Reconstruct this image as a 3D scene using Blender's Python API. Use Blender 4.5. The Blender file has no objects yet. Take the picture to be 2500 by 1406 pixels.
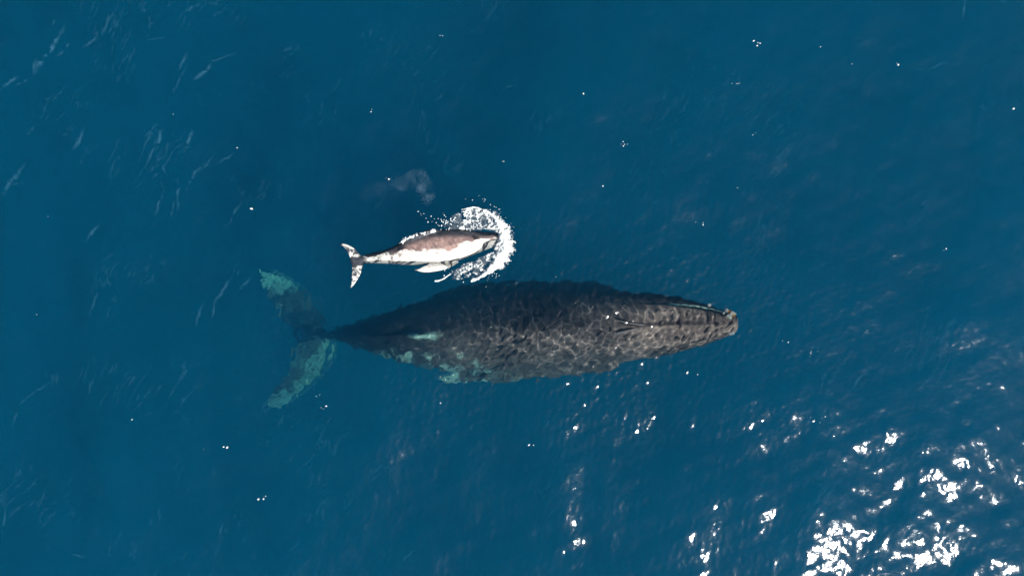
import bpy, bmesh, math, random
import numpy as np
from mathutils import Vector

sc = bpy.context.scene
COL = sc.collection
R = math.radians

# ------------------------------------------------------------------ camera, sky, sun
H = 23.0                      # drone height over the water
PXM = 0.012                   # metres per photograph pixel at the water level
cam_d = bpy.data.cameras.new("camera")
cam = bpy.data.objects.new("camera", cam_d)
COL.objects.link(cam)
cam.location = (0, 0, H)
cam.rotation_euler = (0, 0, 0)
cam_d.sensor_width = 36.0
cam_d.lens = 36.0 * H / (2500 * PXM)
cam_d.clip_end = 20000
cam_d.clip_start = 0.1
sc.camera = cam

SUN_AZ = Vector((0.73, -0.68, 0)).normalized()
SUN_EL = R(47)
sun_dir = Vector((SUN_AZ.x * math.cos(SUN_EL), SUN_AZ.y * math.cos(SUN_EL), math.sin(SUN_EL)))

world = bpy.data.worlds.new("World")
sc.world = world
world.use_nodes = True
wn = world.node_tree
bg = wn.nodes["Background"]
sky = wn.nodes.new("ShaderNodeTexSky")
sky.sky_type = 'NISHITA'
sky.sun_disc = False
sky.sun_elevation = SUN_EL
sky.sun_rotation = math.atan2(SUN_AZ.x, SUN_AZ.y) % (2 * math.pi)
wn.links.new(sky.outputs[0], bg.inputs[0])
bg.inputs[1].default_value = 0.065

sun_d = bpy.data.lights.new("sun", 'SUN')
sun_d.energy = 5.0
sun_d.angle = R(0.5)
sun_d.color = (1.0, 0.98, 0.95)
try:
    sun_d.cycles.is_caustics_light = True
except Exception as e:
    print("caustic flag", e)
sun = bpy.data.objects.new("sun", sun_d)
COL.objects.link(sun)
sun.rotation_euler = sun_dir.to_track_quat('Z', 'Y').to_euler()
sun.location = sun_dir * 60

vs = sc.view_settings
vs.view_transform = 'Standard'
vs.look = 'None'
vs.exposure = 0.90
vs.gamma = 1.0
vs.use_curve_mapping = False
cy = sc.cycles
cy.use_denoising = True
cy.denoising_input_passes = 'RGB'
cy.max_bounces = 8
cy.transmission_bounces = 6
cy.volume_bounces = 2
cy.transparent_max_bounces = 12
cy.sample_clamp_indirect = 3.0
cy.caustics_refractive = True
cy.caustics_reflective = False

# ------------------------------------------------------------------ helpers
def P(px, py, z=0.0):
    """world point that stands at a spot of the sea map, at height z"""
    s = (H - (z * 0.75 if z < 0 else z)) / H
    return Vector(((px - 1250) * PXM * s, (703 - py) * PXM * s, z))

def tag(o, label=None, cat=None, group=None, kind=None):
    if label: o["label"] = label
    if cat: o["category"] = cat
    if group: o["group"] = group
    if kind: o["kind"] = kind
    return o

def empty(name, loc):
    o = bpy.data.objects.new(name, None)
    COL.objects.link(o)
    o.location = loc
    return o

def mesh_obj(name, verts, faces, mat, parent=None, smooth=True):
    me = bpy.data.meshes.new(name)
    me.from_pydata([tuple(v) for v in verts], [], faces)
    me.update()
    if smooth:
        me.polygons.foreach_set("use_smooth", np.ones(len(me.polygons), bool))
    o = bpy.data.objects.new(name, me)
    COL.objects.link(o)
    if mat: me.materials.append(mat)
    if parent:
        o.parent = parent
        o.location = -parent.location
    return o

def smooth01(a, b, x):
    t = np.clip((x - a) / (b - a), 0, 1)
    return t * t * (3 - 2 * t)

class Noise:
    def __init__(self, seed, n=64):
        self.n = n
        self.g = np.random.default_rng(seed).random((n, n))
    def v(self, x, y):
        xi = np.floor(x).astype(int); yi = np.floor(y).astype(int)
        fx = x - xi; fy = y - yi
        fx = fx * fx * (3 - 2 * fx); fy = fy * fy * (3 - 2 * fy)
        n = self.n; g = self.g
        a = g[xi % n, yi % n]; b = g[(xi + 1) % n, yi % n]
        c = g[xi % n, (yi + 1) % n]; d = g[(xi + 1) % n, (yi + 1) % n]
        return (a * (1 - fx) + b * fx) * (1 - fy) + (c * (1 - fx) + d * fx) * fy
    def fbm(self, x, y, oct=4, gain=0.5):
        s = 0; a = 1; t = 0
        for k in range(oct):
            s = s + a * self.v(x * 2 ** k + 17.3 * k, y * 2 ** k + 5.1 * k); t += a; a *= gain
        return s / t

def interp(xs, ys, x):
    """monotone-ish smooth interpolation (Catmull-Rom on a table)"""
    xs = np.asarray(xs, float); ys = np.asarray(ys, float)
    if xs[0] > xs[-1]: xs, ys = xs[::-1], ys[::-1]
    m = np.gradient(ys, xs)
    x = np.clip(np.asarray(x, float), xs[0], xs[-1])
    i = np.clip(np.searchsorted(xs, x) - 1, 0, len(xs) - 2)
    h = xs[i + 1] - xs[i]; t = (x - xs[i]) / h
    return ((2*t**3 - 3*t**2 + 1) * ys[i] + (t**3 - 2*t**2 + t) * h * m[i]
            + (-2*t**3 + 3*t**2) * ys[i + 1] + (t**3 - t**2) * h * m[i + 1])

class NT:
    """small helper round a node tree"""
    def __init__(self, name):
        self.mat = bpy.data.materials.new(name)
        self.mat.use_nodes = True
        self.t = self.mat.node_tree
        self.t.nodes.clear()
        self.out = self.t.nodes.new("ShaderNodeOutputMaterial")
    def n(self, typ, **kw):
        nd = self.t.nodes.new(typ)
        for k, v in kw.items():
            if k in nd.inputs.keys(): 
                self.set(nd.inputs[k], v)
            else: setattr(nd, k, v)
        return nd
    def set(self, sock, v):
        if isinstance(v, bpy.types.NodeSocket): self.t.links.new(v, sock)
        else: sock.default_value = v
    def math(self, op, a, b=0.0, clamp=False):
        nd = self.t.nodes.new("ShaderNodeMath"); nd.operation = op; nd.use_clamp = clamp
        self.set(nd.inputs[0], a); self.set(nd.inputs[1], b)
        return nd.outputs[0]
    def ramp(self, fac, lo, hi):
        nd = self.t.nodes.new("ShaderNodeMapRange"); nd.interpolation_type = 'SMOOTHSTEP'
        self.set(nd.inputs[0], fac); nd.inputs[1].default_value = lo; nd.inputs[2].default_value = hi
        return nd.outputs[0]
    def mix(self, fac, a, b):
        nd = self.t.nodes.new("ShaderNodeMix"); nd.data_type = 'RGBA'
        self.set(nd.inputs[0], fac); self.set(nd.inputs[6], a); self.set(nd.inputs[7], b)
        return nd.outputs[2]

# ------------------------------------------------------------------ the sea
rng = np.random.default_rng(11)
WAVES = []
def add_band(n, l0, l1, slope, th0, spread):
    """n sine waves between two wavelengths sharing an rms slope"""
    for k in range(n):
        lam = l0 * (l1 / l0) ** ((k + rng.random()) / n)
        th = th0 + spread * rng.normal()
        kk = 2 * math.pi / lam
        a = slope * math.sqrt(2.0 / n) / kk
        WAVES.append((kk * math.cos(th), kk * math.sin(th), a, rng.random() * 2 * math.pi))
TH = R(152)
add_band(10, 4.0, 12.0, 0.050, TH, 0.30)
add_band(22, 1.2, 4.0, 0.074, TH, 0.75)
add_band(26, 0.5, 1.2, 0.064, TH, 1.0)
add_band(44, 0.16, 0.46, 0.074, TH, 1.3)
add_band(20, 0.11, 0.17, 0.020, TH, 1.6)

def sea_height(x, y):
    z = np.zeros_like(x)
    # the swimming mother stirs up short ripples over her back; they die away outwards
    e = ((x - 1.0) / 8.5) ** 2 + ((y + 1.2) / 2.9) ** 2
    g = np.exp(-e ** 1.5)
    near = 0.72 + 0.80 * g
    slick = 1 - 0.68 * g
    for kx, ky, a, p in WAVES:
        w = a * np.sin(kx * x + ky * y + p)
        kk = kx * kx + ky * ky
        z += w * near if kk > SHORT else (w * slick if kk > 2.5 else w)
    return z
SHORT = (2 * math.pi / 0.47) ** 2

def make_sea():
    def axis(half, f0, f1, fine, step, far):
        a = list(np.arange(f0, f1, fine))
        while a[-1] < half: a.append(a[-1] + step)
        while a[0] > -half: a.insert(0, a[0] - step)
        d = step
        while a[-1] < far:
            d *= 1.35
            a.append(a[-1] + d); a.insert(0, a[0] - d)
        return np.array(a)
    xs = axis(16.5, -6.5, 8.2, 0.018, 0.045, 2500.0); ys = axis(9.6, -4.4, 1.2, 0.018, 0.045, 2500.0)
    nx, ny = len(xs), len(ys)
    X, Y = np.meshgrid(xs, ys, indexing='ij')
    edge = np.maximum(np.abs(X) - 16.5, np.abs(Y) - 9.6)
    Z = sea_height(X, Y) * np.clip(1 - edge / 12.0, 0.0, 1)
    top = np.stack([X, Y, Z], -1).reshape(-1, 3)
    idx = np.arange(nx * ny).reshape(nx, ny)
    f = np.stack([idx[:-1, :-1], idx[1:, :-1], idx[1:, 1:], idx[:-1, 1:]], -1).reshape(-1, 4)

    def build(name, verts, quads, tail=None):
        me = bpy.data.meshes.new(name)
        me.vertices.add(len(verts)); me.vertices.foreach_set("co", verts.ravel())
        li = quads.ravel() if tail is None else np.concatenate([quads.ravel(), tail])
        me.loops.add(len(li)); me.loops.foreach_set("vertex_index", li.astype(np.int32))
        ls = np.arange(len(quads)) * 4
        if tail is not None: ls = np.concatenate([ls, [len(quads) * 4]])
        me.polygons.add(len(ls)); me.polygons.foreach_set("loop_start", ls.astype(np.int32))
        sm = np.ones(len(ls), bool)
        if tail is not None: sm[len(f):] = False
        me.polygons.foreach_set("use_smooth", sm)
        me.update(calc_edges=True); me.validate()
        ob = bpy.data.objects.new(name, me); COL.objects.link(ob)
        tag(ob, kind="structure")
        return ob, me
    o, me = build("water", top, f)
    # the body of the sea under (and just over) the surface sheet: scatters and absorbs light
    top2 = top.copy(); top2[:, 2] += 0.02
    rim = np.concatenate([idx[:, 0], idx[-1, 1:], idx[-2::-1, -1], idx[0, -2:0:-1]])
    low = top2[rim].copy(); low[:, 2] = -80.0
    m = len(rim); r2 = len(top2) + np.arange(m)
    side = np.stack([np.roll(rim, -1), rim, r2, np.roll(r2, -1)], -1)
    deep, me2 = build("deep_water", np.concatenate([top2, low]), np.concatenate([f, side]), r2[::-1])
    w = NT("sea_water")
    tc = w.n("ShaderNodeTexCoord")
    n1 = w.n("ShaderNodeTexNoise", Scale=9.0, Detail=3.0, Roughness=0.55)
    w.t.links.new(tc.outputs["Object"], n1.inputs["Vector"])
    bump = w.n("ShaderNodeBump", Strength=0.2, Distance=0.03, Height=n1.outputs[0])
    fr = w.n("ShaderNodeFresnel", IOR=1.333, Normal=bump.outputs[0])
    gl = w.n("ShaderNodeBsdfGlossy", Roughness=0.108, Normal=bump.outputs[0])
    tr = w.n("ShaderNodeBsdfTransparent")
    rf = w.n("ShaderNodeBsdfRefraction", IOR=1.333, Roughness=0.0)
    m1 = w.n("ShaderNodeMixShader", Fac=0.82)
    w.t.links.new(tr.outputs[0], m1.inputs[1]); w.t.links.new(rf.outputs[0], m1.inputs[2])
    m2 = w.n("ShaderNodeMixShader", Fac=fr.outputs[0])
    w.t.links.new(m1.outputs[0], m2.inputs[1]); w.t.links.new(gl.outputs[0], m2.inputs[2])
    w.t.links.new(m2.outputs[0], w.out.inputs["Surface"])
    v = NT("sea_depth")
    sct = v.n("ShaderNodeVolumeScatter", Color=(0.002, 0.545, 1.0, 1), Density=0.098)
    ab = v.n("ShaderNodeVolumeAbsorption", Color=(0.0, 0.84, 0.965, 1), Density=0.20)
    ad = v.n("ShaderNodeAddShader")
    v.t.links.new(sct.outputs[0], ad.inputs[0]); v.t.links.new(ab.outputs[0], ad.inputs[1])
    v.t.links.new(ad.outputs[0], v.out.inputs["Volume"])
    v.mat.cycles.homogeneous_volume = True
    me2.materials.append(v.mat)
    me.materials.append(w.mat)
    try: o.cycles.is_caustics_caster = True
    except Exception as e: print("caster", e)
    return o
make_sea()

# ------------------------------------------------------------------ whales: shape helpers
def loft(px, ytop, ybot, zback, hh, nseg=56, nst=120, expo=2.0, shape=None):
    """closed body lofted through stations given on the sea map"""
    x0, x1 = px[0], px[-1]
    t = np.linspace(0, 1, nst)
    t = 0.5 - 0.5 * np.cos(t * math.pi)
    X = x0 + (x1 - x0) * t
    yt = interp(px, ytop, X); yb = interp(px, ybot, X); zb = interp(px, zback, X); h = interp(px, hh, X)
    verts = []; faces = []
    for i in range(nst):
        zc = zb[i] - h[i]
        c = P(X[i], 0.5 * (yt[i] + yb[i]), zc)
        w = 0.5 * (yb[i] - yt[i]) * PXM * (H - 0.75 * min(zc, 0)) / H
        for k in range(nseg):
            a = 2 * math.pi * k / nseg
            ca, sa = math.cos(a), math.sin(a)
            ex = expo if not isinstance(expo, tuple) else expo[0 if sa > 0 else 1]
            u = math.copysign(abs(ca) ** (2 / ex), ca); v = math.copysign(abs(sa) ** (2 / ex), sa)
            dy, dz = w * u, h[i] * v
            if shape: dy, dz = shape(X[i], u, v, w, h[i], dy, dz)
            verts.append((c.x, c.y + dy, c.z + dz))
    for i in range(nst - 1):
        for k in range(nseg):
            a = i * nseg + k; b = i * nseg + (k + 1) % nseg
            faces.append((a, b, b + nseg, a + nseg))
    faces.append(tuple(range(nseg - 1, -1, -1)))
    faces.append(tuple((nst - 1) * nseg + k for k in range(nseg)))
    return verts, faces

def blade(lead, trail, zs, thick, n=40, m=14, wob=0.0, seed=1):
    """lens-thick fin between a leading and a trailing edge (px, py tables)"""
    rg = random.Random(seed)
    L = np.array(lead, float); T = np.array(trail, float)
    s = np.linspace(0, 1, n)
    kl = np.linspace(0, 1, len(L)); kt = np.linspace(0, 1, len(T))
    lx, ly = interp(kl, L[:, 0], s), interp(kl, L[:, 1], s)
    tx, ty = interp(kt, T[:, 0], s), interp(kt, T[:, 1], s)
    z = interp(np.linspace(0, 1, len(zs)), zs, s)
    th = interp(np.linspace(0, 1, len(thick)), thick, s)
    verts = []; faces = []
    for i in range(n):
        j = wob * (rg.random() - 0.5)
        ring = []
        for q in range(m + 1):
            f = q / m
            ring.append((f, 1))
        for q in range(m - 1, 0, -1):
            ring.append((q / m, -1))
        for f, sg in ring:
            px = lx[i] + (tx[i] - lx[i]) * f + (j if f > 0.9 else 0)
            py = ly[i] + (ty[i] - ly[i]) * f
            prof = 2.0 * math.sqrt(max(f, 0)) * (1 - f) ** 0.9 + 0.12 * math.sqrt(max(0, f * (1 - f)))
            p = P(px, py, z[i])
            p.z += sg * th[i] * 0.5 * prof
            verts.append(p)
    k = 2 * m
    for i in range(n - 1):
        for a in range(k):
            b = (a + 1) % k
            faces.append((i * k + a, i * k + b, (i + 1) * k + b, (i + 1) * k + a))
    faces.append(tuple(range(k - 1, -1, -1)))
    faces.append(tuple((n - 1) * k + a for a in range(k)))
    return verts, faces

def knob(c, r, h):
    bm = bmesh.new()
    bmesh.ops.create_icosphere(bm, subdivisions=2, radius=1.0)
    v = [(c[0] + p.co.x * r, c[1] + p.co.y * r, c[2] + p.co.z * h) for p in bm.verts]
    f = [tuple(x.index for x in q.verts) for q in bm.faces]
    bm.free()
    return v, f

def fuse(name, pieces, voxel, parent, mat, smooth_it=4, attr=None):
    """unite closed shells into one continuous skin"""
    bm = bmesh.new()
    for v, f in pieces:
        vs_ = [bm.verts.new(tuple(p)) for p in v]
        for q in f: bm.faces.new([vs_[i] for i in q])
    bmesh.ops.recalc_face_normals(bm, faces=bm.faces)
    me = bpy.data.meshes.new(name + "_raw"); bm.to_mesh(me); bm.free()
    o = bpy.data.objects.new(name + "_raw", me); COL.objects.link(o)
    md = o.modifiers.new("r", 'REMESH'); md.mode = 'VOXEL'; md.voxel_size = voxel; md.use_smooth_shade = True
    m2 = o.modifiers.new("s", 'SMOOTH'); m2.iterations = smooth_it; m2.factor = 0.5
    dg = bpy.context.evaluated_depsgraph_get()
    new = bpy.data.meshes.new_from_object(o.evaluated_get(dg))
    bpy.data.objects.remove(o); bpy.data.meshes.remove(me)
    new.name = name
    new.polygons.foreach_set("use_smooth", np.ones(len(new.polygons), bool))
    new.materials.clear(); new.materials.append(mat)
    o = bpy.data.objects.new(name, new); COL.objects.link(o)
    co = np.empty(len(new.vertices) * 3); new.vertices.foreach_get("co", co); co = co.reshape(-1, 3)
    nr = np.empty(len(new.vertices) * 3); new.vertices.foreach_get("normal", nr); nr = nr.reshape(-1, 3)
    if attr:
        for nm, val in attr(co, nr).items():
            at = new.attributes.new(nm, 'FLOAT', 'POINT'); at.data.foreach_set("value", val.astype(np.float32))
    new.transform(__import__("mathutils").Matrix.Translation(-parent.location))
    o.parent = parent
    try: o.cycles.is_caustics_receiver = True
    except Exception as e: print("recv", e)
    return o

def pix(co):
    """back to sea-map coordinates"""
    z = np.minimum(co[:, 2], 0)
    s = (H - 0.75 * z) / H
    return co[:, 0] / (PXM * s) + 1250, 703 - co[:, 1] / (PXM * s)

def whale_skin(name, dark, mid, pale, rough=0.35, soft=(0.3, 0.9), ior=1.4):
    w = NT(name)
    tc = w.n("ShaderNodeTexCoord")
    def noise(scale, det, rough=0.55, vec=None):
        nd = w.n("ShaderNodeTexNoise", Scale=scale, Detail=det, Roughness=rough)
        w.t.links.new(vec or tc.outputs["Object"], nd.inputs["Vector"]); return nd.outputs[0]
    pa = w.n("ShaderNodeAttribute", attribute_name="pale").outputs["Fac"]
    br = w.n("ShaderNodeAttribute", attribute_name="brown").outputs["Fac"]
    mot = w.ramp(noise(3.0, 5.0, 0.62), 0.42, 0.62)
    col = w.mix(br, dark, mid)
    dk = w.mix(w.math('MULTIPLY', mot, 0.4), col, (dark[0] * 0.55, dark[1] * 0.55, dark[2] * 0.6, 1))
    sp = w.math('ADD', 0.72, w.math('MULTIPLY', w.ramp(noise(9.0, 6.0, 0.7), 0.36, 0.68), 0.6))
    mv = w.n('ShaderNodeVectorMath', operation='SCALE'); w.t.links.new(dk, mv.inputs[0]); w.t.links.new(sp, mv.inputs['Scale'])
    dk = mv.outputs[0]
    # pale markings break up softly into blotches
    e = w.math('ADD', pa, w.math('MULTIPLY', w.math('SUBTRACT', noise(5.0, 6.0, 0.7), 0.5), 1.6))
    pm = w.ramp(e, soft[0], soft[1])
    pm = w.math('MULTIPLY', pm, w.ramp(pa, 0.0, 0.25))
    pm = w.math('MULTIPLY', pm, w.math('ADD', 0.62, w.math('MULTIPLY', w.ramp(noise(11.0, 5.0, 0.65), 0.35, 0.6), 0.38)))
    c2 = w.mix(pm, dk, pale)
    # thin scratches along the body
    mp = w.n("ShaderNodeMapping"); mp.inputs["Scale"].default_value = (0.9, 11.0, 6.0); mp.inputs["Rotation"].default_value = (0, 0, 0.25)
    w.t.links.new(tc.outputs["Object"], mp.inputs["Vector"])
    sc_ = w.ramp(noise(2.2, 4.0, 0.6, mp.outputs[0]), 0.66, 0.74)
    c3 = w.mix(w.math('MULTIPLY', sc_, 0.35), c2, pale)
    bmp = w.n("ShaderNodeBump", Strength=0.35, Distance=0.02, Height=noise(14.0, 5.0, 0.6))
    p = w.n("ShaderNodeBsdfPrincipled", Roughness=rough, IOR=ior)
    w.t.links.new(c3, p.inputs["Base Color"]); w.t.links.new(bmp.outputs[0], p.inputs["Normal"])
    w.t.links.new(p.outputs[0], w.out.inputs["Surface"])
    return w.mat

def simple(name, col, rough=0.6, scale=20.0, vary=0.25, bumpd=0.01):
    w = NT(name)
    tc = w.n("ShaderNodeTexCoord")
    nd = w.n("ShaderNodeTexNoise", Scale=scale, Detail=4.0)
    w.t.links.new(tc.outputs["Object"], nd.inputs["Vector"])
    c = w.mix(nd.outputs[0], tuple(x * (1 - vary) for x in col) + (1,), tuple(min(1, x * (1 + vary)) for x in col) + (1,))
    b = w.n("ShaderNodeBump", Strength=0.5, Distance=bumpd, Height=nd.outputs[0])
    p = w.n("ShaderNodeBsdfPrincipled", Roughness=rough)
    w.t.links.new(c, p.inputs["Base Color"]); w.t.links.new(b.outputs[0], p.inputs["Normal"])
    w.t.links.new(p.outputs[0], w.out.inputs["Surface"])
    return w.mat

NZ = Noise(5)

# ------------------------------------------------------------------ the mother
def build_mother():
    root = empty("humpback_whale", P(1300, 800, -1.5))
    tag(root, "large dark humpback whale swimming just under the surface below the calf", "whale")
    #        x     ytop  ybot  zback  half height
    st = [(1800, 771, 811, -0.46, 0.22),
          (1792, 762, 816, -0.41, 0.32),
          (1770, 758, 825, -0.38, 0.42),
          (1730, 745, 839, -0.35, 0.58),
          (1680, 731, 854, -0.34, 0.72),
          (1620, 719, 868, -0.36, 0.86),
          (1560, 714, 879, -0.39, 0.97),
          (1500, 708, 888, -0.46, 1.08),
          (1430, 702, 900, -0.52, 1.18),
          (1350, 697, 909, -0.60, 1.25),
          (1260, 698, 914, -0.70, 1.26),
          (1170, 706, 912, -0.84, 1.20),
          (1090, 722, 905, -1.02, 1.08),
          (1010, 741, 891, -1.26, 0.92),
          (940, 764, 875, -1.60, 0.74),
          (880, 787, 855, -2.25, 0.56),
          (830, 804, 838, -3.0, 0.42),
          (790, 809, 826, -3.9, 0.28),
          (760, 808, 826, -4.5, 0.16)]
    a = np.array(st, float)
    def shape(X, u, v, w, h, dy, dz):
        if v > 0:
            # head: flat rostrum inside a wider lower jaw, with a median ridge
            k = smooth01(1520, 1640, np.array(X)) 
            au = abs(u)
            flat = h * (0.80 + 0.20 * (1 - min(1, au / 0.68) ** 2.0))
            ridge = 0.10 * h * math.exp(-(u / 0.06) ** 2)
            step = smooth01(0.66, 0.74, np.array(au))
            zh = (flat + ridge) * (1 - step) + min(dz, h * 0.58) * step
            dz = dz * (1 - k) + zh * k
            # blowhole mound
            m = math.exp(-((X - 1535) / 38) ** 2 - (u / 0.22) ** 2)
            dz += 0.13 * m
            # tail keel and low dorsal hump
            kt = 1 - smooth01(900, 1060, np.array(X))
            dz += 0.10 * h * kt * math.exp(-(u / 0.25) ** 2)
            dz += 0.24 * math.exp(-((X - 1020) / 36) ** 2 - (u / 0.10) ** 2)
            dz += 0.10 * math.exp(-((X - 960) / 40) ** 2 - (u / 0.10) ** 2)
        return dy, dz
    pieces = [loft(a[:, 0], a[:, 1], a[:, 2], a[:, 3], a[:, 4], nseg=96, nst=170, expo=(1.72, 2.1), shape=shape)]
    # flukes
    pieces.append(blade([(800, 800), (778, 768), (764, 738), (730, 706), (690, 676), (652, 654)],
                        [(745, 832), (716, 806), (690, 784), (664, 750), (646, 712), (634, 664)],
                        [-4.3, -4.6, -4.9, -4.9, -4.7, -4.3], [0.34, 0.26, 0.2, 0.15, 0.11, 0.05], wob=5, seed=3))
    pieces.append(blade([(800, 822), (806, 852), (800, 886), (774, 922), (736, 962), (690, 996)],
                        [(748, 806), (728, 836), (712, 872), (692, 912), (664, 946), (630, 988)],
                        [-4.3, -4.6, -4.9, -4.9, -4.6, -4.1], [0.34, 0.26, 0.2, 0.15, 0.11, 0.05], wob=5, seed=4))
    # flippers swept back along the flanks
    pieces.append(blade([(1506, 716), (1490, 697), (1440, 688), (1340, 684), (1220, 686), (1120, 698), (1056, 716)],
                        [(1400, 740), (1340, 738), (1260, 736), (1180, 738), (1110, 738), (1052, 734)],
                        [-1.5, -1.85, -2.1, -2.25, -2.35, -2.4], [0.34, 0.3, 0.26, 0.22, 0.16, 0.08], wob=6, seed=5))
    pieces.append(blade([(1520, 880), (1502, 903), (1440, 912), (1350, 922), (1240, 930), (1140, 932), (1064, 928)],
                        [(1400, 870), (1340, 880), (1260, 888), (1180, 898), (1110, 908), (1066, 918)],
                        [-1.3, -1.3, -1.5, -1.75, -2.0, -2.2], [0.34, 0.3, 0.26, 0.22, 0.16, 0.08], wob=6, seed=6))
    # tubercles in rows on the rostrum and along the lips
    rg = random.Random(8)
    def back_z(px, u):
        return float(interp(a[:, 0], a[:, 3], px)) 
    for k in range(9):
        px = 1600 + k * 20
        for s in (-0.42, 0.42, -0.20, 0.20):
            yt = float(interp(a[:, 0], a[:, 1], px)); yb = float(interp(a[:, 0], a[:, 2], px))
            h = float(interp(a[:, 0], a[:, 4], px))
            py = 0.5 * (yt + yb) + s * 0.5 * (yb - yt) + rg.uniform(-3, 3)
            z = back_z(px, s) - h * 0.20 * (abs(s) / 0.68) ** 2.0 - 0.015
            pieces.append(knob(P(px + rg.uniform(-6, 6), py, z), rg.uniform(0.05, 0.075), 0.06))

    def attrs(co, nr):
        px, py = pix(co)
        z = co[:, 2]
        n = NZ.fbm(px * 0.02, py * 0.035, 4)
        n2 = NZ.fbm(px * 0.05 + 9, py * 0.06 + 4, 4)
        pale = np.zeros(len(co))
        # pale lower flank of the tail stock and the belly side
        yb = interp(a[:, 0], a[:, 2], px); yt = interp(a[:, 0], a[:, 1], px)
        v = (py - yt) / np.maximum(yb - yt, 1)
        fl = smooth01(0.52, 0.95, v) * smooth01(830, 900, px) * (1 - smooth01(1120, 1260, px))
        pale = np.maximum(pale, fl * (0.24 + 0.42 * smooth01(0.38, 0.70, n2)))
        pat = np.exp(-((px - 1040) / 55) ** 2 - ((py - 822) / 13) ** 2)
        pale = np.maximum(pale, 0.75 * pat * (0.5 + n2))
        rim = smooth01(0.86, 0.99, v) * smooth01(1100, 1200, px) * (1 - smooth01(1740, 1790, px))
        pale = np.maximum(pale, 0.40 * rim * (0.5 + n2) * (1 - smooth01(1230, 1400, px)))
        # flipper tips and flipper's lower face
        tip = (px < 1200) * (px > 1040) * (py > 905)
        pale = np.maximum(pale, tip * (0.25 + 0.6 * smooth01(0.4, 0.6, n2)))
        # flukes: pale tips and edges
        lob = (px < 808) & ((py < 780) | (py > 834))
        t_up = smooth01(735, 690, py) if False else (1 - smooth01(676, 738, py)) * (py < 760)
        t_dn = smooth01(930, 978, py)
        pale = np.maximum(pale, lob * np.maximum(t_up, t_dn) * (0.7 + 0.6 * n2))
        veil = lob * (0.16 + 0.5 * smooth01(0.45, 0.62, n2))
        pale = np.maximum(pale, 0.6 * veil)
        edge = smooth01(0, 30, (px - 745) + (py - 880) * 0.55 + 10) * (py > 834) * (px < 808)
        pale = np.maximum(pale, edge * (0.35 + 0.5 * n2))
        # pale upper lip line
        ycl = interp([1600, 1650, 1700, 1750, 1785], [740, 743, 748, 757, 766], px)
        lip = np.exp(-((py - ycl) / 2.2) ** 2) * smooth01(1600, 1660, px) * (z > -0.95)
        pale = np.maximum(pale, lip)
        chin = np.exp(-((px - 1786) / 16) ** 2 - ((py - 770) / 14) ** 2) * 0.5
        pale = np.maximum(pale, chin)
        flank = smooth01(0.34, 0.7, v) * smooth01(950, 1150, px) * (1 - smooth01(1380, 1560, px)) * 0.6  # lower flank lightened to paint in the sunlit side of her back
        fluke = (1 - smooth01(795, 812, px)) * (np.abs(py - 815) > 18)
        brown = smooth01(1340, 1600, px) * (0.55 + 0.9 * (n - 0.3)) * smooth01(0.06, 0.3, v)
        cl = interp([1480, 1560, 1650, 1760, 1800], [799, 795, 791, 788, 788], px)
        brown = brown * (1 - 0.8 * np.exp(-((py - cl + 3) / 5.5) ** 2) * smooth01(1520, 1560, px) * (1 - smooth01(1740, 1775, px)))
        brown = np.maximum(brown, flank * (0.4 + n2))
        brown = np.maximum(brown, 0.6 * fluke * (0.5 + n2))
        return {"pale": np.clip(pale, 0, 1), "brown": np.clip(brown, 0, 1)}
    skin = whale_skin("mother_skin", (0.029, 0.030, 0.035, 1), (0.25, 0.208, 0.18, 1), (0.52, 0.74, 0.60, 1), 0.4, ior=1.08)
    fuse("body", pieces, 0.030, root, skin, 3, attrs)
    # blowholes: two slits that open to a V
    dark = simple("blowhole_skin", (0.012, 0.011, 0.011), 0.4)
    palem = simple("blowhole_rim_skin", (0.42, 0.38, 0.35), 0.4)
    for s in (-1, 1):
        v, f = blade([(1512, 797 + s * 12), (1530, 797 + s * 8), (1550, 797 + s * 4), (1572, 797 + s * 1.5)],
                     [(1512, 797 + s * 9), (1530, 797 + s * 4.5), (1550, 797 + s * 1.5), (1572, 797 + s * 0.5)],
                     [-0.34, -0.31, -0.30, -0.35], [0.05, 0.07, 0.06, 0.03], n=16, m=6)
        b = mesh_obj("blowhole", v, f, dark, root)
        v, f = blade([(1500, 799 + s * 19), (1526, 798 + s * 13), (1550, 797 + s * 8), (1580, 797 + s * 3.6)],
                     [(1506, 797 + s * 13.5), (1528, 797 + s * 8.4), (1550, 797 + s * 4.2), (1576, 797 + s * 1.5)],
                     [-0.33, -0.30, -0.29, -0.34], [0.06, 0.07, 0.06, 0.03], n=16, m=6)
        r = mesh_obj("rim", v, f, palem, b)
        r.location = (0, 0, 0)
    # barnacles on the chin and lips
    bmat = simple("barnacle_shell", (0.80, 0.76, 0.68), 0.7, 30.0, 0.3)
    omat = simple("orange_barnacle_shell", (0.55, 0.28, 0.10), 0.7, 30.0, 0.3)
    spots = [(1774, 757, 5, 0), (1782, 760, 4, 1), (1789, 764, 5, 0), (1792, 770, 4, 1), (1785, 768, 3.5, 0), (1796, 766, 3, 0),
             (1732, 744, 4, 0), (1778, 770, 3, 0), (1791, 813, 4.5, 0), (1784, 815, 3, 0), (1797, 800, 3, 0), (1768, 764, 3, 0)]
    for px, py, r, o in spots:
        z = float(interp(a[:, 0], a[:, 3], min(px, 1790))) + (0.0 if py < 800 else -0.15)
        v, f = barnacle(P(px, py, z + 0.01), r * PXM * 1.25)
        mesh_obj("barnacle", v, f, omat if o else bmat, root)

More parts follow.
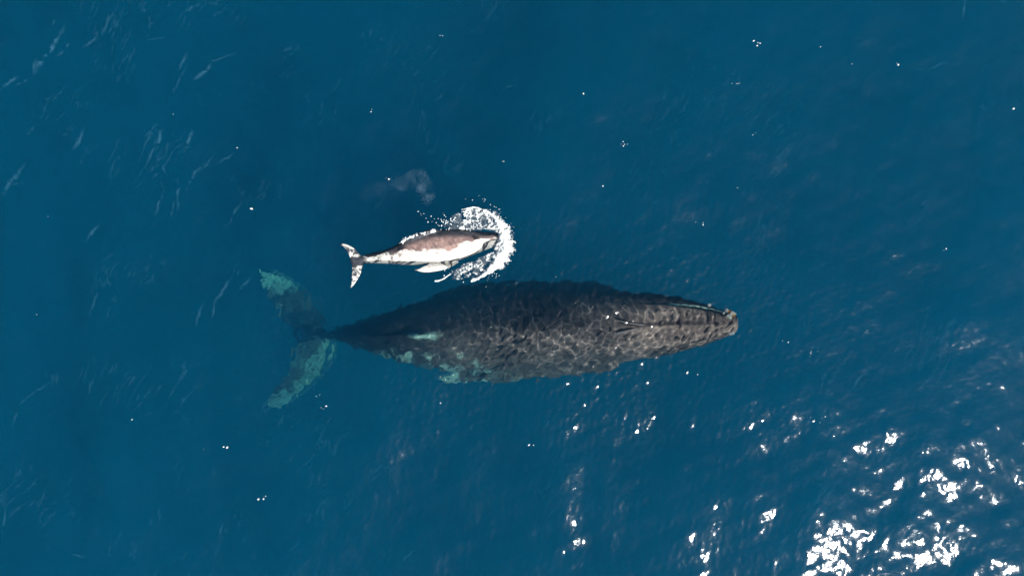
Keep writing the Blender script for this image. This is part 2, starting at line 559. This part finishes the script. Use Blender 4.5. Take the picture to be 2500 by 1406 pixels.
def barnacle(c, r):
    """a ribbed cone with a sunken mouth"""
    verts = []; faces = []; n = 14
    prof = [(1.0, -0.4), (0.92, 0.25), (0.62, 0.8), (0.48, 0.95), (0.34, 0.8), (0.2, 0.45)]
    for q, (rr, zz) in enumerate(prof):
        for k in range(n):
            t = 2 * math.pi * k / n
            rib = 1 + (0.1 if k % 2 else -0.06) * (1 if q < 3 else 0)
            verts.append((c[0] + r * rr * rib * math.cos(t), c[1] + r * rr * rib * math.sin(t), c[2] + r * zz))
    for q in range(len(prof) - 1):
        for k in range(n):
            a = q * n + k; b = q * n + (k + 1) % n
            faces.append((a, b, b + n, a + n))
    faces.append(tuple((len(prof) - 1) * n + k for k in range(n)))
    faces.append(tuple(range(n - 1, -1, -1)))
    return verts, faces
build_mother()

# ------------------------------------------------------------------ the calf
def build_calf():
    root = empty("whale_calf", P(1050, 605, -0.2))
    tag(root, "small brown and white whale calf breaking the surface beside its mother", "whale calf")
    st = [(1222, 578, 594, -0.05, 0.06),
          (1214, 570, 599, 0.03, 0.12),
          (1190, 567, 609, 0.10, 0.19),
          (1160, 564, 621, 0.17, 0.27),
          (1120, 560, 636, 0.22, 0.36),
          (1075, 560, 645, 0.22, 0.42),
          (1030, 568, 648, 0.17, 0.42),
          (990, 586, 647, 0.10, 0.34),
          (950, 606, 644, 0.05, 0.24),
          (910, 617, 643, 0.02, 0.18),
          (880, 624, 644, -0.02, 0.12),
          (862, 628, 645, -0.05, 0.08)]
    a = np.array(st, float)
    def shape(X, u, v, w, h, dy, dz):
        if v > 0:
            k = smooth01(1150, 1190, np.array(X))
            # rolled a little: the crest of the back lies towards the upper edge
            dz *= 1.0 + 0.0 * u
            # narrow raised rostrum
            r = math.exp(-((u - 0.35) / 0.42) ** 4)
            dz = dz * (1 - k) + (0.45 * dz + 0.55 * h * r * math.sqrt(max(0, 1 - u * u))) * k
            dz += 0.035 * math.exp(-((X - 1160) / 12) ** 2 - ((u - 0.3) / 0.2) ** 2)
            dz += 0.10 * math.exp(-((X - 985) / 12) ** 2 - ((u - 0.2) / 0.16) ** 2)
        return dy, dz
    pieces = [loft(a[:, 0], a[:, 1], a[:, 2], a[:, 3], a[:, 4], nseg=64, nst=110, expo=2.1, shape=shape)]
    pieces.append(blade([(884, 628), (873, 615), (862, 604), (848, 597), (838, 594), (830, 597)],
                        [(856, 645), (853, 628), (848, 616), (842, 607), (836, 601), (831, 600)],
                        [-0.10, -0.07, -0.04, -0.02, -0.03, -0.07], [0.13, 0.10, 0.08, 0.06, 0.05, 0.035], wob=2, seed=13))
    pieces.append(blade([(890, 640), (884, 654), (881, 667), (874, 681), (866, 693), (857, 703)],
                        [(858, 628), (858, 646), (859, 660), (858, 674), (857, 688), (855, 702)],
                        [-0.10, -0.07, -0.04, -0.02, -0.03, -0.06], [0.13, 0.10, 0.08, 0.06, 0.05, 0.035], wob=2, seed=14))
    # right flipper laid back on the surface, left flipper on the far side
    pieces.append(blade([(1122, 640), (1104, 651), (1086, 658), (1062, 663), (1036, 665), (1012, 660)],
                        [(1056, 632), (1050, 640), (1044, 645), (1034, 650), (1022, 655), (1013, 658)],
                        [-0.18, -0.02, 0.05, 0.07, 0.06, 0.0], [0.20, 0.17, 0.14, 0.11, 0.08, 0.04], wob=3, seed=15))
    pieces.append(blade([(1110, 574), (1080, 562), (1050, 560), (1020, 570), (1000, 580), (986, 588)],
                        [(1070, 590), (1050, 584), (1032, 584), (1014, 588), (1000, 592), (988, 594)],
                        [-0.12, -0.02, 0.05, 0.06, 0.05, 0.0], [0.18, 0.15, 0.12, 0.1, 0.07, 0.04], wob=3, seed=16))
    def attrs(co, nr):
        px, py = pix(co)
        yb = interp(a[:, 0], a[:, 2], px); yt = interp(a[:, 0], a[:, 1], px)
        v = (py - yt) / np.maximum(yb - yt, 1)
        n = NZ.fbm(px * 0.05, py * 0.08, 4)
        line = interp([862, 900, 950, 1000, 1050, 1100, 1140, 1165, 1190, 1222], [0.2, 0.24, 0.28, 0.38, 0.50, 0.56, 0.48, 0.37, 0.38, 0.4], px)
        pale = smooth01(-0.10, 0.16, v - line + 0.45 * (n - 0.5))  # pale flank paints in both light belly skin and sun glare
        pale = pale * (1 - 0.28 * smooth01(0.5, 0.72, NZ.fbm(px * 0.09 + 31, py * 0.13 + 2, 4, 0.6)))
        pale = pale * (1 - 0.55 * (1 - smooth01(960, 1040, px)) * smooth01(0.35, 0.6, NZ.fbm(px * 0.16 + 3, py * 0.2, 4, 0.6)))
        pale = np.where(px < 862, 0.0, pale)
        pale = np.where((px < 900) & (px >= 845), pale * smooth01(870, 915, px), pale)
        # flipper
        pale = np.where((py > 640) & (px > 1000), 1.0, pale)
        # fluke lobes: pale rims, pale lower lobe
        fl = px < 895
        low = fl & (py > 648)
        pale = np.where(low, 0.25 + 0.6 * smooth01(0.38, 0.6, NZ.fbm(px * 0.22 + 7, py * 0.22, 3, 0.6)), pale)
        up = fl & (py < 628)
        pale = np.where(up, 0.15 + 0.5 * smooth01(0.42, 0.6, NZ.fbm(px * 0.22, py * 0.22, 3, 0.6)) + 0.6 * (1 - smooth01(600, 606, py + 0.35 * (848 - px))), pale)
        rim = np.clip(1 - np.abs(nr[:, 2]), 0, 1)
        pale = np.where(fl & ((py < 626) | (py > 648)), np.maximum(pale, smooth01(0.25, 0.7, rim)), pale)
        brown = smooth01(930, 1010, px) * smooth01(0.12, 0.34, v + 0.1 * (n - 0.5)) * (1 - smooth01(1145, 1165, px) * 0.5)
        return {"pale": np.clip(pale, 0, 1), "brown": np.clip(brown, 0, 1)}
    skin = whale_skin("calf_skin", (0.042, 0.045, 0.052, 1), (0.25, 0.165, 0.142, 1), (0.56, 0.54, 0.48, 1), 0.30, (0.2, 0.75))
    fuse("body", pieces, 0.014, root, skin, 3, attrs)
    dark = simple("calf_blowhole_skin", (0.015, 0.012, 0.012), 0.4)
    for s in (-1, 1):
        v, f = blade([(1156, 582 + s * 3.2), (1162, 582 + s * 3.0), (1169, 582 + s * 1.2)],
                     [(1155, 582 + s * 0.9), (1162, 582 + s * 0.6), (1170, 582 + s * 0.4)],
                     [0.19, 0.20, 0.17], [0.05, 0.06, 0.03], n=12, m=5)
        mesh_obj("blowhole", v, f, dark, root)
build_calf()

# ------------------------------------------------------------------ foam
foam_mat = None
def foam_material():
    w = NT("sea_foam")
    tc = w.n("ShaderNodeTexCoord")
    nd = w.n("ShaderNodeTexNoise", Scale=26.0, Detail=5.0, Roughness=0.65)
    w.t.links.new(tc.outputs["Object"], nd.inputs["Vector"])
    c = w.mix(nd.outputs[0], (0.54, 0.57, 0.55, 1), (0.68, 0.68, 0.65, 1))
    b = w.n("ShaderNodeBump", Strength=0.4, Distance=0.02, Height=nd.outputs[0])
    p = w.n("ShaderNodeBsdfPrincipled", Roughness=0.7)
    w.t.links.new(c, p.inputs["Base Color"]); w.t.links.new(b.outputs[0], p.inputs["Normal"])
    tr = w.n("ShaderNodeBsdfTransparent")
    mx = w.n("ShaderNodeMixShader", Fac=w.n("ShaderNodeAttribute", attribute_name="cover").outputs["Fac"])
    w.t.links.new(tr.outputs[0], mx.inputs[1]); w.t.links.new(p.outputs[0], mx.inputs[2])
    w.t.links.new(mx.outputs[0], w.out.inputs["Surface"])
    return w.mat
foam_mat = foam_material()

def foam_sheet(name, x0, y0, x1, y1, field, step=1.0, parent=None, drops=()):
    """lumpy foam lying on the sea: cells where field(px,py)->(cover, height) is positive"""
    xs = np.arange(x0, x1, step); ys = np.arange(y0, y1, step)
    X, Y = np.meshgrid(xs, ys, indexing='ij')
    cov, hgt = field(X, Y)
    wx = (X - 1250) * PXM; wy = (703 - Y) * PXM
    base = sea_height(wx, wy)
    up = np.clip(cov, 0, 1) ** 0.5 * hgt
    keep = cov > 0
    cell = keep[:-1, :-1] & keep[1:, :-1] & keep[1:, 1:] & keep[:-1, 1:]
    nx, ny = X.shape
    idx = np.arange(nx * ny).reshape(nx, ny)
    zt = base + 0.006 + up; zb = base - 0.03
    vt = np.stack([wx, wy, zt], -1).reshape(-1, 3); vb = np.stack([wx, wy, zb], -1).reshape(-1, 3)
    q = np.stack([idx[:-1, :-1], idx[:-1, 1:], idx[1:, 1:], idx[1:, :-1]], -1)
    ft = q[cell]
    N = nx * ny
    faces = [ft, ft[:, ::-1] + N]
    pc = np.pad(cell, 1)
    for (di, dj, a, b) in ((-1, 0, 0, 1), (1, 0, 2, 3), (0, -1, 3, 0), (0, 1, 1, 2)):
        nb = pc[1 + di: pc.shape[0] - 1 + di, 1 + dj: pc.shape[1] - 1 + dj]
        e = q[cell & ~nb]
        faces.append(np.stack([e[:, b], e[:, a], e[:, a] + N, e[:, b] + N], -1))
    F = np.concatenate(faces); V = np.concatenate([vt, vb])
    used = np.unique(F); mp = -np.ones(len(V), int); mp[used] = np.arange(len(used))
    V = V[used]; F = mp[F]
    V = [tuple(v) for v in V]; F = [tuple(f) for f in F]
    for c, r in drops:
        kv, kf = knob(c, r, r); o = len(V)
        V += kv; F += [tuple(i + o for i in f) for f in kf]
    o = mesh_obj(name, V, F, foam_mat, parent)
    al = np.ones(len(V))
    c2 = np.clip(0.02 + 2.3 * cov.ravel(), 0, 1); c2 = np.concatenate([c2, c2])[used]
    al[:len(used)] = c2
    at = o.data.attributes.new("cover", 'FLOAT', 'POINT'); at.data.foreach_set("value", al.astype(np.float32))
    return o

ARC = np.array([(1128, 512), (1160, 507), (1188, 517), (1208, 533), (1224, 556), (1234, 582), (1232, 608), (1222, 630), (1204, 652), (1182, 670), (1152, 686)], float)
def arc_dense():
    t = np.linspace(0, 1, 220); k = np.linspace(0, 1, len(ARC))
    return interp(k, ARC[:, 0], t), interp(k, ARC[:, 1], t), t
AX, AY, AT = arc_dense()
def arc_dist(X, Y):
    best = np.full(X.shape, 1e9); bt = np.zeros(X.shape)
    for x, y, t in zip(AX, AY, AT):
        d = (X - x) ** 2 + (Y - y) ** 2
        m = d < best
        best[m] = d[m]; bt[m] = t
    return np.sqrt(best), bt
NF = Noise(21); NG = Noise(22)
def splash_field(X, Y):
    d, t = arc_dist(X, Y)
    ang = np.arctan2(Y - 595, X - 1165); rad = np.hypot(Y - 595, X - 1165)
    inner = rad < np.interp(t, AT, np.hypot(AY - 595, AX - 1165))
    half = interp([0, 0.12, 0.25, 0.4, 0.55, 0.7, 0.82, 0.92, 1], [2, 3, 6, 13, 20, 19, 10, 5, 2.5], t)
    n = NF.fbm(X * 0.085, Y * 0.085, 5, 0.6); n2 = NG.fbm(X * 0.22, Y * 0.22, 4, 0.6)
    jets = NG.fbm(ang * 17 + 2.5 * n, rad * 0.05 + 3 * n, 4, 0.7)
    core = (half - d) / half
    gain = interp([0, 0.3, 0.45, 0.7, 0.8, 1], [4.0, 2.6, 1.5, 1.5, 2.8, 4.0], t)
    core = np.where(inner, core + gain * (n - 0.5) + 0.5 * (n2 - 0.5), core + 0.9 * (jets - 0.5) + 1.3 * (n - 0.5) + 0.7 * (n2 - 0.5)) + 0.12
    # lace trailing inside the arc, on both sides of the calf
    rid = 1 - np.abs(2 * NF.fbm(X * 0.050 + 3, Y * 0.062 + 8, 3, 0.5) - 1) * 3.0
    rid2 = 1 - np.abs(2 * NG.fbm(X * 0.10 + 3, Y * 0.12 + 8, 3, 0.5) - 1) * 3.2
    rid3 = 1 - np.abs(2 * NF.fbm(X * 0.19 + 31, Y * 0.23 + 18, 2, 0.5) - 1) * 3.4
    lace = np.maximum(np.maximum(rid, rid2 - 0.06), rid3 - 0.22) - 0.60 + 0.8 * (n2 - 0.5)
    top_lim = interp([1060, 1100, 1140, 1160, 1200], [540, 524, 507, 505, 512], X)
    up = smooth01(1062, 1150, X) * (1 - smooth01(558, 568, Y)) * (1 - smooth01(1204, 1222, X)) * smooth01(0, 7, Y - top_lim)
    dn = smooth01(1085, 1128, X) * (1 - smooth01(1205, 1226, X))
    dn *= smooth01(0, 7, Y - interp([1085, 1110, 1140, 1170, 1205], [668, 654, 638, 624, 610], X))
    dn *= smooth01(0, 6, interp([1085, 1120, 1160, 1200, 1222], [686, 686, 686, 662, 644], X) - Y)
    reg = np.clip(np.maximum(up, dn * 0.92) + np.where(np.maximum(up, dn) > 0.01, 1.1 * (n - 0.52), 0), 0, 1)
    lc = lace + 0.20 - (1 - reg) * 1.5
    cov = np.maximum(core, np.where(reg > 0.02, lc, -1))
    hz = 0.022 * smooth01(0.12, 0.75, reg) * smooth01(0.25, 0.65, NG.fbm(X * 0.06 + 9, Y * 0.06, 4, 0.6)) * (d < 60)
    cov = np.maximum(cov, np.where(hz > 0.002, hz, -1))
    hgt = np.where(core > 0, 0.04 + 0.11 * np.clip(core * 1.4, 0, 1) * (0.6 + 0.6 * n), 0.025 + 0.03 * n2)
    return cov, hgt
rg = random.Random(77)
drops = []
for k in range(90):
    t = rg.betavariate(2.2, 2.0)
    i = int(t * 219)
    nx_, ny_ = AX[i] - 1165, (AY[i] - 595)
    L = math.hypot(nx_, ny_); nx_ /= L; ny_ /= L
    d = rg.gauss(18, 5)
    r = rg.uniform(0.005, 0.014)
    p = P(AX[i] + nx_ * d, AY[i] + ny_ * d, 0)
    p.z = rg.uniform(0.03, 0.35)
    drops.append((p, r))
for k in range(110):
    px, py = rg.gauss(1098, 22), rg.gauss(543, 9)
    if rg.random() < 0.35: px, py = rg.gauss(1130, 25), rg.gauss(664, 9)
    p = P(px, py, 0.0); p.z = float(sea_height(np.array([p.x]), np.array([p.y]))[0]) + 0.015
    drops.append((p, rg.uniform(0.006, 0.02)))
s = foam_sheet("splash", 1040, 495, 1275, 700, splash_field, 0.9, drops=drops)
tag(s, "white foaming bow splash curling around the calf's snout", "splash")

def streak_field(X, Y):
    t = np.clip((X - 1062) / 46, 0, 1)
    yc = 686 - 17 * t + 3 * np.sin(t * 5)
    n = NF.fbm(X * 0.2, Y * 0.2, 4, 0.6)
    half = 3.4 - 1.4 * t
    cov = 1 - np.abs(Y - yc) / half + 0.9 * (n - 0.5) - smooth01(0.75, 1.0, t) - (X < 1062) * (1062 - X) * 0.5
    return cov, np.full(X.shape, 0.05)
s = foam_sheet("foam_streak", 1052, 660, 1112, 695, streak_field, 0.8)
tag(s, "thin white foam streak on the water between the calf's flipper and its mother", "foam")

# water washing over the calf's far flipper and tail stock
def wash_field(X, Y):
    n = NF.fbm(X * 0.13 + 40, Y * 0.13, 5, 0.65); n2 = NG.fbm(X * 0.3, Y * 0.3, 3, 0.6)
    yc = interp([960, 990, 1020, 1050, 1070], [604, 586, 574, 566, 563], X)
    band = 1 - np.abs(Y - yc) / 7.0
    cov = band + 3.0 * (n - 0.55) + 0.5 * (n2 - 0.5) - 0.25
    cov -= smooth01(1055, 1075, X) + (1 - smooth01(958, 975, X))
    return cov, 0.12 + 0.08 * n2
s = foam_sheet("wash", 950, 550, 1085, 620, wash_field, 0.9)
tag(s, "white wash of foam along the calf's far flipper, behind its brown back", "foam")

# thin pale wisps on the wave crests; white flecks that stand in for sun glints
def build_wisps():
    st = 1.6
    xs = np.arange(-20, 2520, st); ys = np.arange(-20, 1426, st)
    X, Y = np.meshgrid(xs, ys, indexing='ij')
    th = R(62)
    wa, wb = NF.fbm(X * 0.006, Y * 0.006, 3), NG.fbm(X * 0.006 + 50, Y * 0.006, 3)
    Xw, Yw = X + 90 * (wa - 0.5), Y + 90 * (wb - 0.5)
    U = Xw * math.cos(th) - Yw * math.sin(th); V = Xw * math.sin(th) + Yw * math.cos(th)
    n1 = NF.fbm(U * 0.011, V * 0.06, 4, 0.55)
    rid = 1 - np.abs(2 * n1 - 1) * 7.0
    fine = NG.fbm(U * 0.06, V * 0.25, 4, 0.6)
    patch = NG.fbm(X * 0.0075 + 7, Y * 0.0075 + 3, 3)
    left = 0.55 + 0.45 * (1 - smooth01(500, 900, X)) + 0.25 * smooth01(1700, 2300, X) * smooth01(300, 900, Y)
    c = np.clip(rid, 0, 1) * (0.18 + 0.82 * smooth01(0.45, 0.72, patch)) * smooth01(0.36, 0.68, fine) * left * 0.11
    crest = [(117,128,75,60,6,.9),(88,165,25,75,4,.5),(27,203,35,35,4,.6),(60,198,30,35,3,.3),(155,120,30,45,4,.45),(222,100,30,40,3,.5),
        (258,60,40,70,4,.35),(130,50,30,70,3,.3),(275,35,60,55,3,.25),(365,65,50,80,3,.3),(385,98,40,5,2,.25),(475,22,25,30,3,.4),(447,152,30,65,4,.45),
        (500,178,45,45,5,.6),(535,148,50,15,2,.35),(440,200,50,65,3,.35),(192,342,35,60,4,.5),(388,340,30,75,4,.55),(370,375,40,70,3,.4),(460,345,40,70,4,.6),
        (400,425,40,85,3,.35),(480,420,40,50,4,.4),(505,400,40,50,3,.35),(435,475,45,88,3,.45),(390,495,40,70,3,.45),(460,455,25,80,3,.35),(422,510,25,80,3,.4),
        (565,525,45,60,4,.5),(550,385,40,35,2,.3),(225,570,35,50,4,.5),(30,440,60,55,5,.45),(45,445,30,20,3,.3),(75,322,20,55,3,.3),(540,710,50,60,4,.45),
        (600,690,30,45,3,.4),(230,740,40,70,3,.4),(485,770,40,75,3,.35),(520,760,30,80,3,.35),(80,960,60,35,3,.3),(40,1010,40,70,3,.3),(95,1225,40,75,3,.3),
        (10,1270,40,80,3,.4),(190,1355,20,0,3,.3),(1000,1355,30,40,3,.3),(2355,20,50,80,3,.3),(2090,935,60,45,3,.35),(1240,210,30,30,3,.2),(2280,165,60,10,3,.25)]
    for px, py, ln, an, wd, k in crest:
        ln *= 1.25
        i0, i1 = np.searchsorted(xs, px - ln), np.searchsorted(xs, px + ln)
        j0, j1 = np.searchsorted(ys, py - ln), np.searchsorted(ys, py + ln)
        sl = (slice(i0, i1), slice(j0, j1))
        dx, dy = X[sl] - px, Y[sl] - py
        ca, sa = math.cos(R(an)), math.sin(R(an))
        u = dx * ca - dy * sa; v = dx * sa + dy * ca + 14 * (wa[sl] - 0.5) + 10 * (NG.fbm(X[sl] * 0.05, Y[sl] * 0.05, 2) - 0.5)
        g = np.exp(-(u / (0.55 * ln)) ** 2 - (v / (0.85 * wd)) ** 2) * k * 0.40 * smooth01(0.2, 0.6, NG.fbm(X[sl] * 0.09 + 5, Y[sl] * 0.09, 3, 0.6))
        c[sl] = np.maximum(c[sl], g)
    wx, wy = (X - 1250) * PXM, (703 - Y) * PXM
    # keep clear of the whales
    clear = 1 - smooth01(600, 660, X) * (1 - smooth01(1790, 1850, X)) * smooth01(480, 540, Y) * (1 - smooth01(930, 1000, Y))
    c = np.clip(c * clear - 0.015, 0, 1) * 0.30
    keep = c > 0.0
    cell = keep[:-1, :-1] | keep[1:, :-1] | keep[1:, 1:] | keep[:-1, 1:]
    idx = np.arange(X.size).reshape(X.shape)
    q = np.stack([idx[:-1, :-1], idx[:-1, 1:], idx[1:, 1:], idx[1:, :-1]], -1)[cell]
    used = np.unique(q); mp = np.zeros(X.size, int); mp[used] = np.arange(len(used))
    x, y = wx.ravel()[used], wy.ravel()[used]
    V3 = np.stack([x, y, sea_height(x, y) + 0.009], -1)
    o = mesh_obj("pale_wisps", V3.tolist(), mp[q].tolist(), None)
    at = o.data.attributes.new("cover", 'FLOAT', 'POINT'); at.data.foreach_set("value", c.ravel()[used].astype(np.float32))
    w = NT("pale_wisp")
    df = w.n("ShaderNodeBsdfDiffuse", Color=(0.22, 0.58, 0.80, 1))
    tr = w.n("ShaderNodeBsdfTransparent")
    mx = w.n("ShaderNodeMixShader", Fac=w.n("ShaderNodeAttribute", attribute_name="cover").outputs["Fac"])
    w.t.links.new(tr.outputs[0], mx.inputs[1]); w.t.links.new(df.outputs[0], mx.inputs[2])
    w.t.links.new(mx.outputs[0], w.out.inputs["Surface"])
    o.data.materials.append(w.mat)
    tag(o, "thin pale wisps along the wave crests", "foam", kind="stuff")
build_wisps()

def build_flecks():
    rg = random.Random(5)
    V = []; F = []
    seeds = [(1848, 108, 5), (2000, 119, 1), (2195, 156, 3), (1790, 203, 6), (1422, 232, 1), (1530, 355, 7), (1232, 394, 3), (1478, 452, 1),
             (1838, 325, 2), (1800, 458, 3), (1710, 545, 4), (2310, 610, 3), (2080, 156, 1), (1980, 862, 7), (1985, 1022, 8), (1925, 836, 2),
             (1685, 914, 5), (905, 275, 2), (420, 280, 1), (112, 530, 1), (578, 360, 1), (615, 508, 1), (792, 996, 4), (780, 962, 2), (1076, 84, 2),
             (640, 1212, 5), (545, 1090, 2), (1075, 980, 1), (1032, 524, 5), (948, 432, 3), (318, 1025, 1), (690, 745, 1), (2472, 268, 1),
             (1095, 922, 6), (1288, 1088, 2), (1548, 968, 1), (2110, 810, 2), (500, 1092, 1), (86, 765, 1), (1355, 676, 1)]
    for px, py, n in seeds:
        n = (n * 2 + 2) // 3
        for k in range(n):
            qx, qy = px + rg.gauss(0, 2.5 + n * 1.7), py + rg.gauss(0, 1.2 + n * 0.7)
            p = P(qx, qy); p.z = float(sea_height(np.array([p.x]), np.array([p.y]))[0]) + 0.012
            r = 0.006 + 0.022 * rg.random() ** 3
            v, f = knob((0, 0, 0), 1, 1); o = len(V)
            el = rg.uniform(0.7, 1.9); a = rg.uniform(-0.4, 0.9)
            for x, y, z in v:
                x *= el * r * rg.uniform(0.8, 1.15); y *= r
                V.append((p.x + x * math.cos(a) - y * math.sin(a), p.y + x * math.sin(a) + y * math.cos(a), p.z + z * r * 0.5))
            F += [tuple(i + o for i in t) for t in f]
    o = mesh_obj("glint_flecks", V, F, foam_mat)  # white specks modelled in place of sun glints on the waves
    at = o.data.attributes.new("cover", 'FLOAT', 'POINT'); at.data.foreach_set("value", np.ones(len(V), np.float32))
    tag(o, "tiny white flecks standing in for sun glints over the open water", "foam", kind="stuff")
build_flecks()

# ------------------------------------------------------------------ breath mist
def build_mist():
    bm = bmesh.new()
    bmesh.ops.create_icosphere(bm, subdivisions=3, radius=1.0)
    c = P(985, 462, 1.0)
    for v in bm.verts:
        v.co.x *= 1.35; v.co.y *= 0.80; v.co.z *= 0.55
    me = bpy.data.meshes.new("breath_mist"); bm.to_mesh(me); bm.free()
    o = bpy.data.objects.new("breath_mist", me); COL.objects.link(o)
    o.location = c
    w = NT("breath_vapour")
    tc = w.n("ShaderNodeTexCoord")
    def puff(px, py, rx, ry, rz=0.45):
        q = P(px, py, 1.0) - c
        mp = w.n("ShaderNodeMapping"); mp.vector_type = 'POINT'
        mp.inputs["Location"].default_value = (-q.x / rx, -q.y / ry, 0)
        mp.inputs["Scale"].default_value = (1 / rx, 1 / ry, 1 / rz)
        w.t.links.new(warp.outputs[0], mp.inputs["Vector"])
        ln = w.n("ShaderNodeVectorMath"); ln.operation = 'LENGTH'
        w.t.links.new(mp.outputs[0], ln.inputs[0])
        return w.ramp(ln.outputs["Value"], 1.0, 0.25)
    ns = w.n("ShaderNodeTexNoise", Scale=2.2, Detail=6.0, Roughness=0.65)
    w.t.links.new(tc.outputs["Object"], ns.inputs["Vector"])
    sub = w.n("ShaderNodeVectorMath"); sub.operation = 'SUBTRACT'; sub.inputs[1].default_value = (0.5, 0.5, 0.5)
    w.t.links.new(ns.outputs["Color"], sub.inputs[0])
    scl = w.n("ShaderNodeVectorMath"); scl.operation = 'SCALE'; scl.inputs["Scale"].default_value = 0.95
    w.t.links.new(sub.outputs[0], scl.inputs[0])
    warp = w.n("ShaderNodeVectorMath"); warp.operation = 'ADD'
    w.t.links.new(tc.outputs["Object"], warp.inputs[0]); w.t.links.new(scl.outputs[0], warp.inputs[1])
    tot = None
    for px, py, rx, ry, k in ((1018, 432, .30, .26, 1.0), (1036, 458, .30, .30, 1.0), (1050, 484, .16, .26, 0.9), (985, 448, .45, .26, 0.5), (940, 455, .60, .30, 0.16), (905, 472, .40, .3, 0.12)):
        d = w.math('MULTIPLY', puff(px, py, rx, ry), k)
        tot = d if tot is None else w.math('MAXIMUM', tot, d)
    n2 = w.n("ShaderNodeTexNoise", Scale=3.6, Detail=6.0, Roughness=0.65)
    w.t.links.new(tc.outputs["Object"], n2.inputs["Vector"])
    den = w.math('MULTIPLY', tot, w.ramp(n2.outputs[0], 0.42, 0.70))
    pv = w.n("ShaderNodeVolumeScatter", Color=(0.62, 0.82, 1.0, 1), Density=w.math('MULTIPLY', den, 0.45))
    w.t.links.new(pv.outputs[0], w.out.inputs["Volume"])
    me.materials.append(w.mat)
    tag(o, "faint grey breath mist drifting over the water above the calf", "mist")
build_mist()
